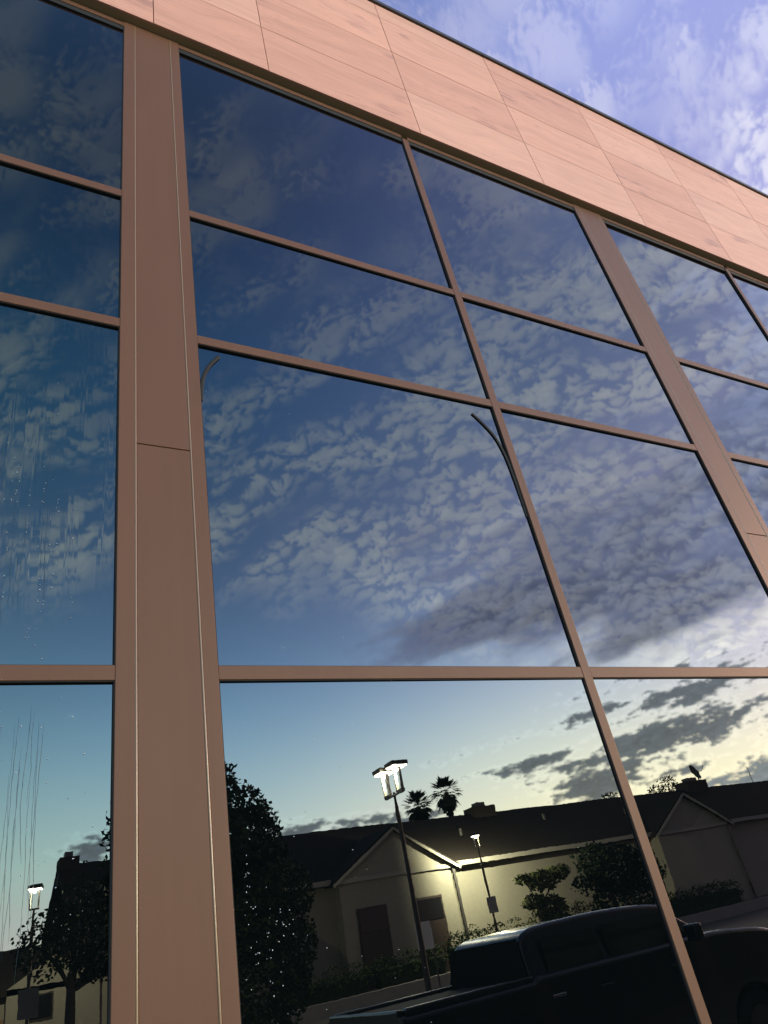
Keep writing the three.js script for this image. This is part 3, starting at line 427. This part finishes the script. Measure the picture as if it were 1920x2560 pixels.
// ---------------------------------------------------------------- pickup truck parked along the kerb behind the photographer
{
  const t = thing('pickup_truck', 'black crew cab pickup truck parked along the kerb, mirrored low in the glass', 'pickup truck', 0, -0.12, 4.15);
  const paint = phys(0.006, 0.006, 0.007, 0.3, { clearcoat: 0.8, clearcoatRoughness: 0.04 }), W = 1.62, Y = (y) => y + 0.12, X = (x) => 0.9 * x + 1.07;
  M.chrome = std(0.6, 0.6, 0.6, 0.2, { metalness: 1 }); M.tyre = std(0.02, 0.02, 0.02, 0.9); M.rim = std(0.06, 0.06, 0.06, 0.4, { metalness: 0.3 });
  const prof = (pts, arches) => { const s = new THREE.Shape(); s.moveTo(X(pts[0][0]), Y(pts[0][1])); for (const p of pts.slice(1)) p.length === 4 ? s.quadraticCurveTo(X(p[0]), Y(p[1]), X(p[2]), Y(p[3])) : s.lineTo(X(p[0]), Y(p[1])); if (arches) for (const ax of [7.35, 3.75]) { s.lineTo(X(ax) + 0.46, Y(0.28)); s.absarc(X(ax), Y(0.28), 0.46, 0, Math.PI, false); } s.closePath(); return s; };
  const side = (pts, z0, z1, b, arches) => { const g = new THREE.ExtrudeGeometry(prof(pts, arches), { depth: z1 - z0 - 2 * b, bevelEnabled: true, bevelThickness: b, bevelSize: b * 0.8, bevelSegments: 4, curveSegments: 12 }); g.translate(0, 0, z0 + b); return g; };
  const tinted = phys(0.005, 0.005, 0.006, 0.06, { specularIntensity: 0.45 });
  // lower body with bed sides, cab shell and hood
  mesh('body', side([[2.62, 0.28], [2.6, 0.75], [2.62, 1.16], [4.16, 1.17], [4.2, 1.2], [7.0, 1.2], [7.3, 1.19, 7.75, 1.14], [8.3, 1.06, 8.42, 0.8], [8.44, 0.28]], 0.0, W, 0.055, true), paint, t);
  mesh('bed_rail', bx(X(2.64), X(4.16), Y(1.2), Y(1.255), 0.03, 0.12, 0.02, 3), paint, t); mesh('bed_rail', bx(X(2.64), X(4.16), Y(1.2), Y(1.255), W - 0.12, W - 0.03, 0.02, 3), paint, t);
  mesh('tailgate', bx(X(2.57), X(2.64), Y(0.6), Y(1.25), 0.08, W - 0.08, 0.02, 2), paint, t);
  mesh('bed_liner', bx(X(2.66), X(4.14), Y(1.2), Y(1.222), 0.13, W - 0.13), M.tyre, t);
  // cab: upper shell tapered inward
  const cab = side([[4.2, 1.15], [4.24, 1.5], [4.28, 1.575, 4.5, 1.585], [5.2, 1.61, 5.75, 1.595], [6.2, 1.58, 6.42, 1.53], [7.02, 1.2]], 0.06, W - 0.06, 0.06, false), cp = cab.attributes.position;
  for (let i = 0; i < cp.count; i++) { const k = Math.max(0, cp.getY(i) - Y(1.15)) / 0.45, z = cp.getZ(i); cp.setZ(i, W / 2 + (z - W / 2) * (1 - 0.16 * k)); }
  cab.computeVertexNormals(); const shell = mesh('cab', cab, paint, t);
  for (const zs of [0, 1]) for (const [x0, x1, xt0, xt1] of [[4.4, 5.2, 4.42, 5.2], [5.3, 6.75, 5.3, 6.3]]) {
    const zb = 0.075, zt = 0.142, f = (z) => (zs ? W - z : z), g = poly([[X(x0), Y(1.2), f(zb - 0.012)], [X(x1), Y(1.2), f(zb - 0.012)], [X(xt1), Y(1.52), f(zt - 0.03)], [X(xt0), Y(1.52), f(zt - 0.03)]], [0, 2, 1, 0, 3, 2]);
    mesh('side_window', g, tinted, shell);
  }
  mesh('rear_window', poly([[X(4.13), Y(1.22), 0.1], [X(4.13), Y(1.22), W - 0.1], [X(4.18), Y(1.56), W - 0.2], [X(4.18), Y(1.56), 0.2]], [0, 1, 2, 0, 2, 3]), phys(0.006, 0.006, 0.006, 0.7, { specularIntensity: 0.05 }), shell);
  mesh('windshield', poly([[X(7.0), Y(1.23), 0.16], [X(7.0), Y(1.23), W - 0.16], [X(6.47), Y(1.53), W - 0.22], [X(6.47), Y(1.53), 0.22]], [0, 1, 2, 0, 2, 3]), M.darkglass, shell);
  for (const x of [5.05, 6.15]) for (const z of [-0.03, W + 0.0]) mesh('door_handle', bx(X(x) - 0.09, X(x) + 0.09, Y(1.02), Y(1.055), z, z + 0.03, 0.01, 2), paint, t);
  mesh('bed_handle', bx(X(4.3), X(4.48), Y(1.05), Y(1.08), -0.03, 0.0, 0.01, 2), M.chrome, t);
  for (const z of [-0.2, W + 0.02]) mesh('mirror', bx(X(6.5), X(6.62), Y(1.2), Y(1.36), z, z + 0.18, 0.03, 3), paint, t);
  for (const ax of [7.35, 3.75]) for (const z of [0.03, W - 0.25]) { const g = new THREE.CylinderGeometry(0.385, 0.385, 0.22, 28); g.rotateX(Math.PI / 2); g.translate(X(ax), 0.385, z + 0.11); const w = mesh('wheel', g, M.tyre, t); const r = new THREE.CylinderGeometry(0.24, 0.24, 0.236, 20); r.rotateX(Math.PI / 2); r.translate(X(ax), 0.385, z + 0.11); mesh('rim', r, M.rim, w); }
  mesh('bumper', bx(X(8.36), X(8.52), Y(0.35), Y(0.6), 0.04, W - 0.04, 0.04, 3), M.chrome, t); mesh('bumper', bx(X(2.46), X(2.6), Y(0.38), Y(0.58), 0.04, W - 0.04, 0.04, 3), M.chrome, t);
  for (const z of [0.06, W - 0.36]) mesh('headlight', bx(X(8.3), X(8.43), Y(0.72), Y(0.9), z, z + 0.3, 0.03, 2), M.darkglass, t);
  for (const z of [0.02, W - 0.16]) mesh('tail_light', bx(X(2.56), X(2.62), Y(0.75), Y(1.1), z, z + 0.14, 0.02, 2), std(0.2, 0.01, 0.01, 0.3), t);
}

// ---------------------------------------------------------------- output
renderer.render(scene, camera);
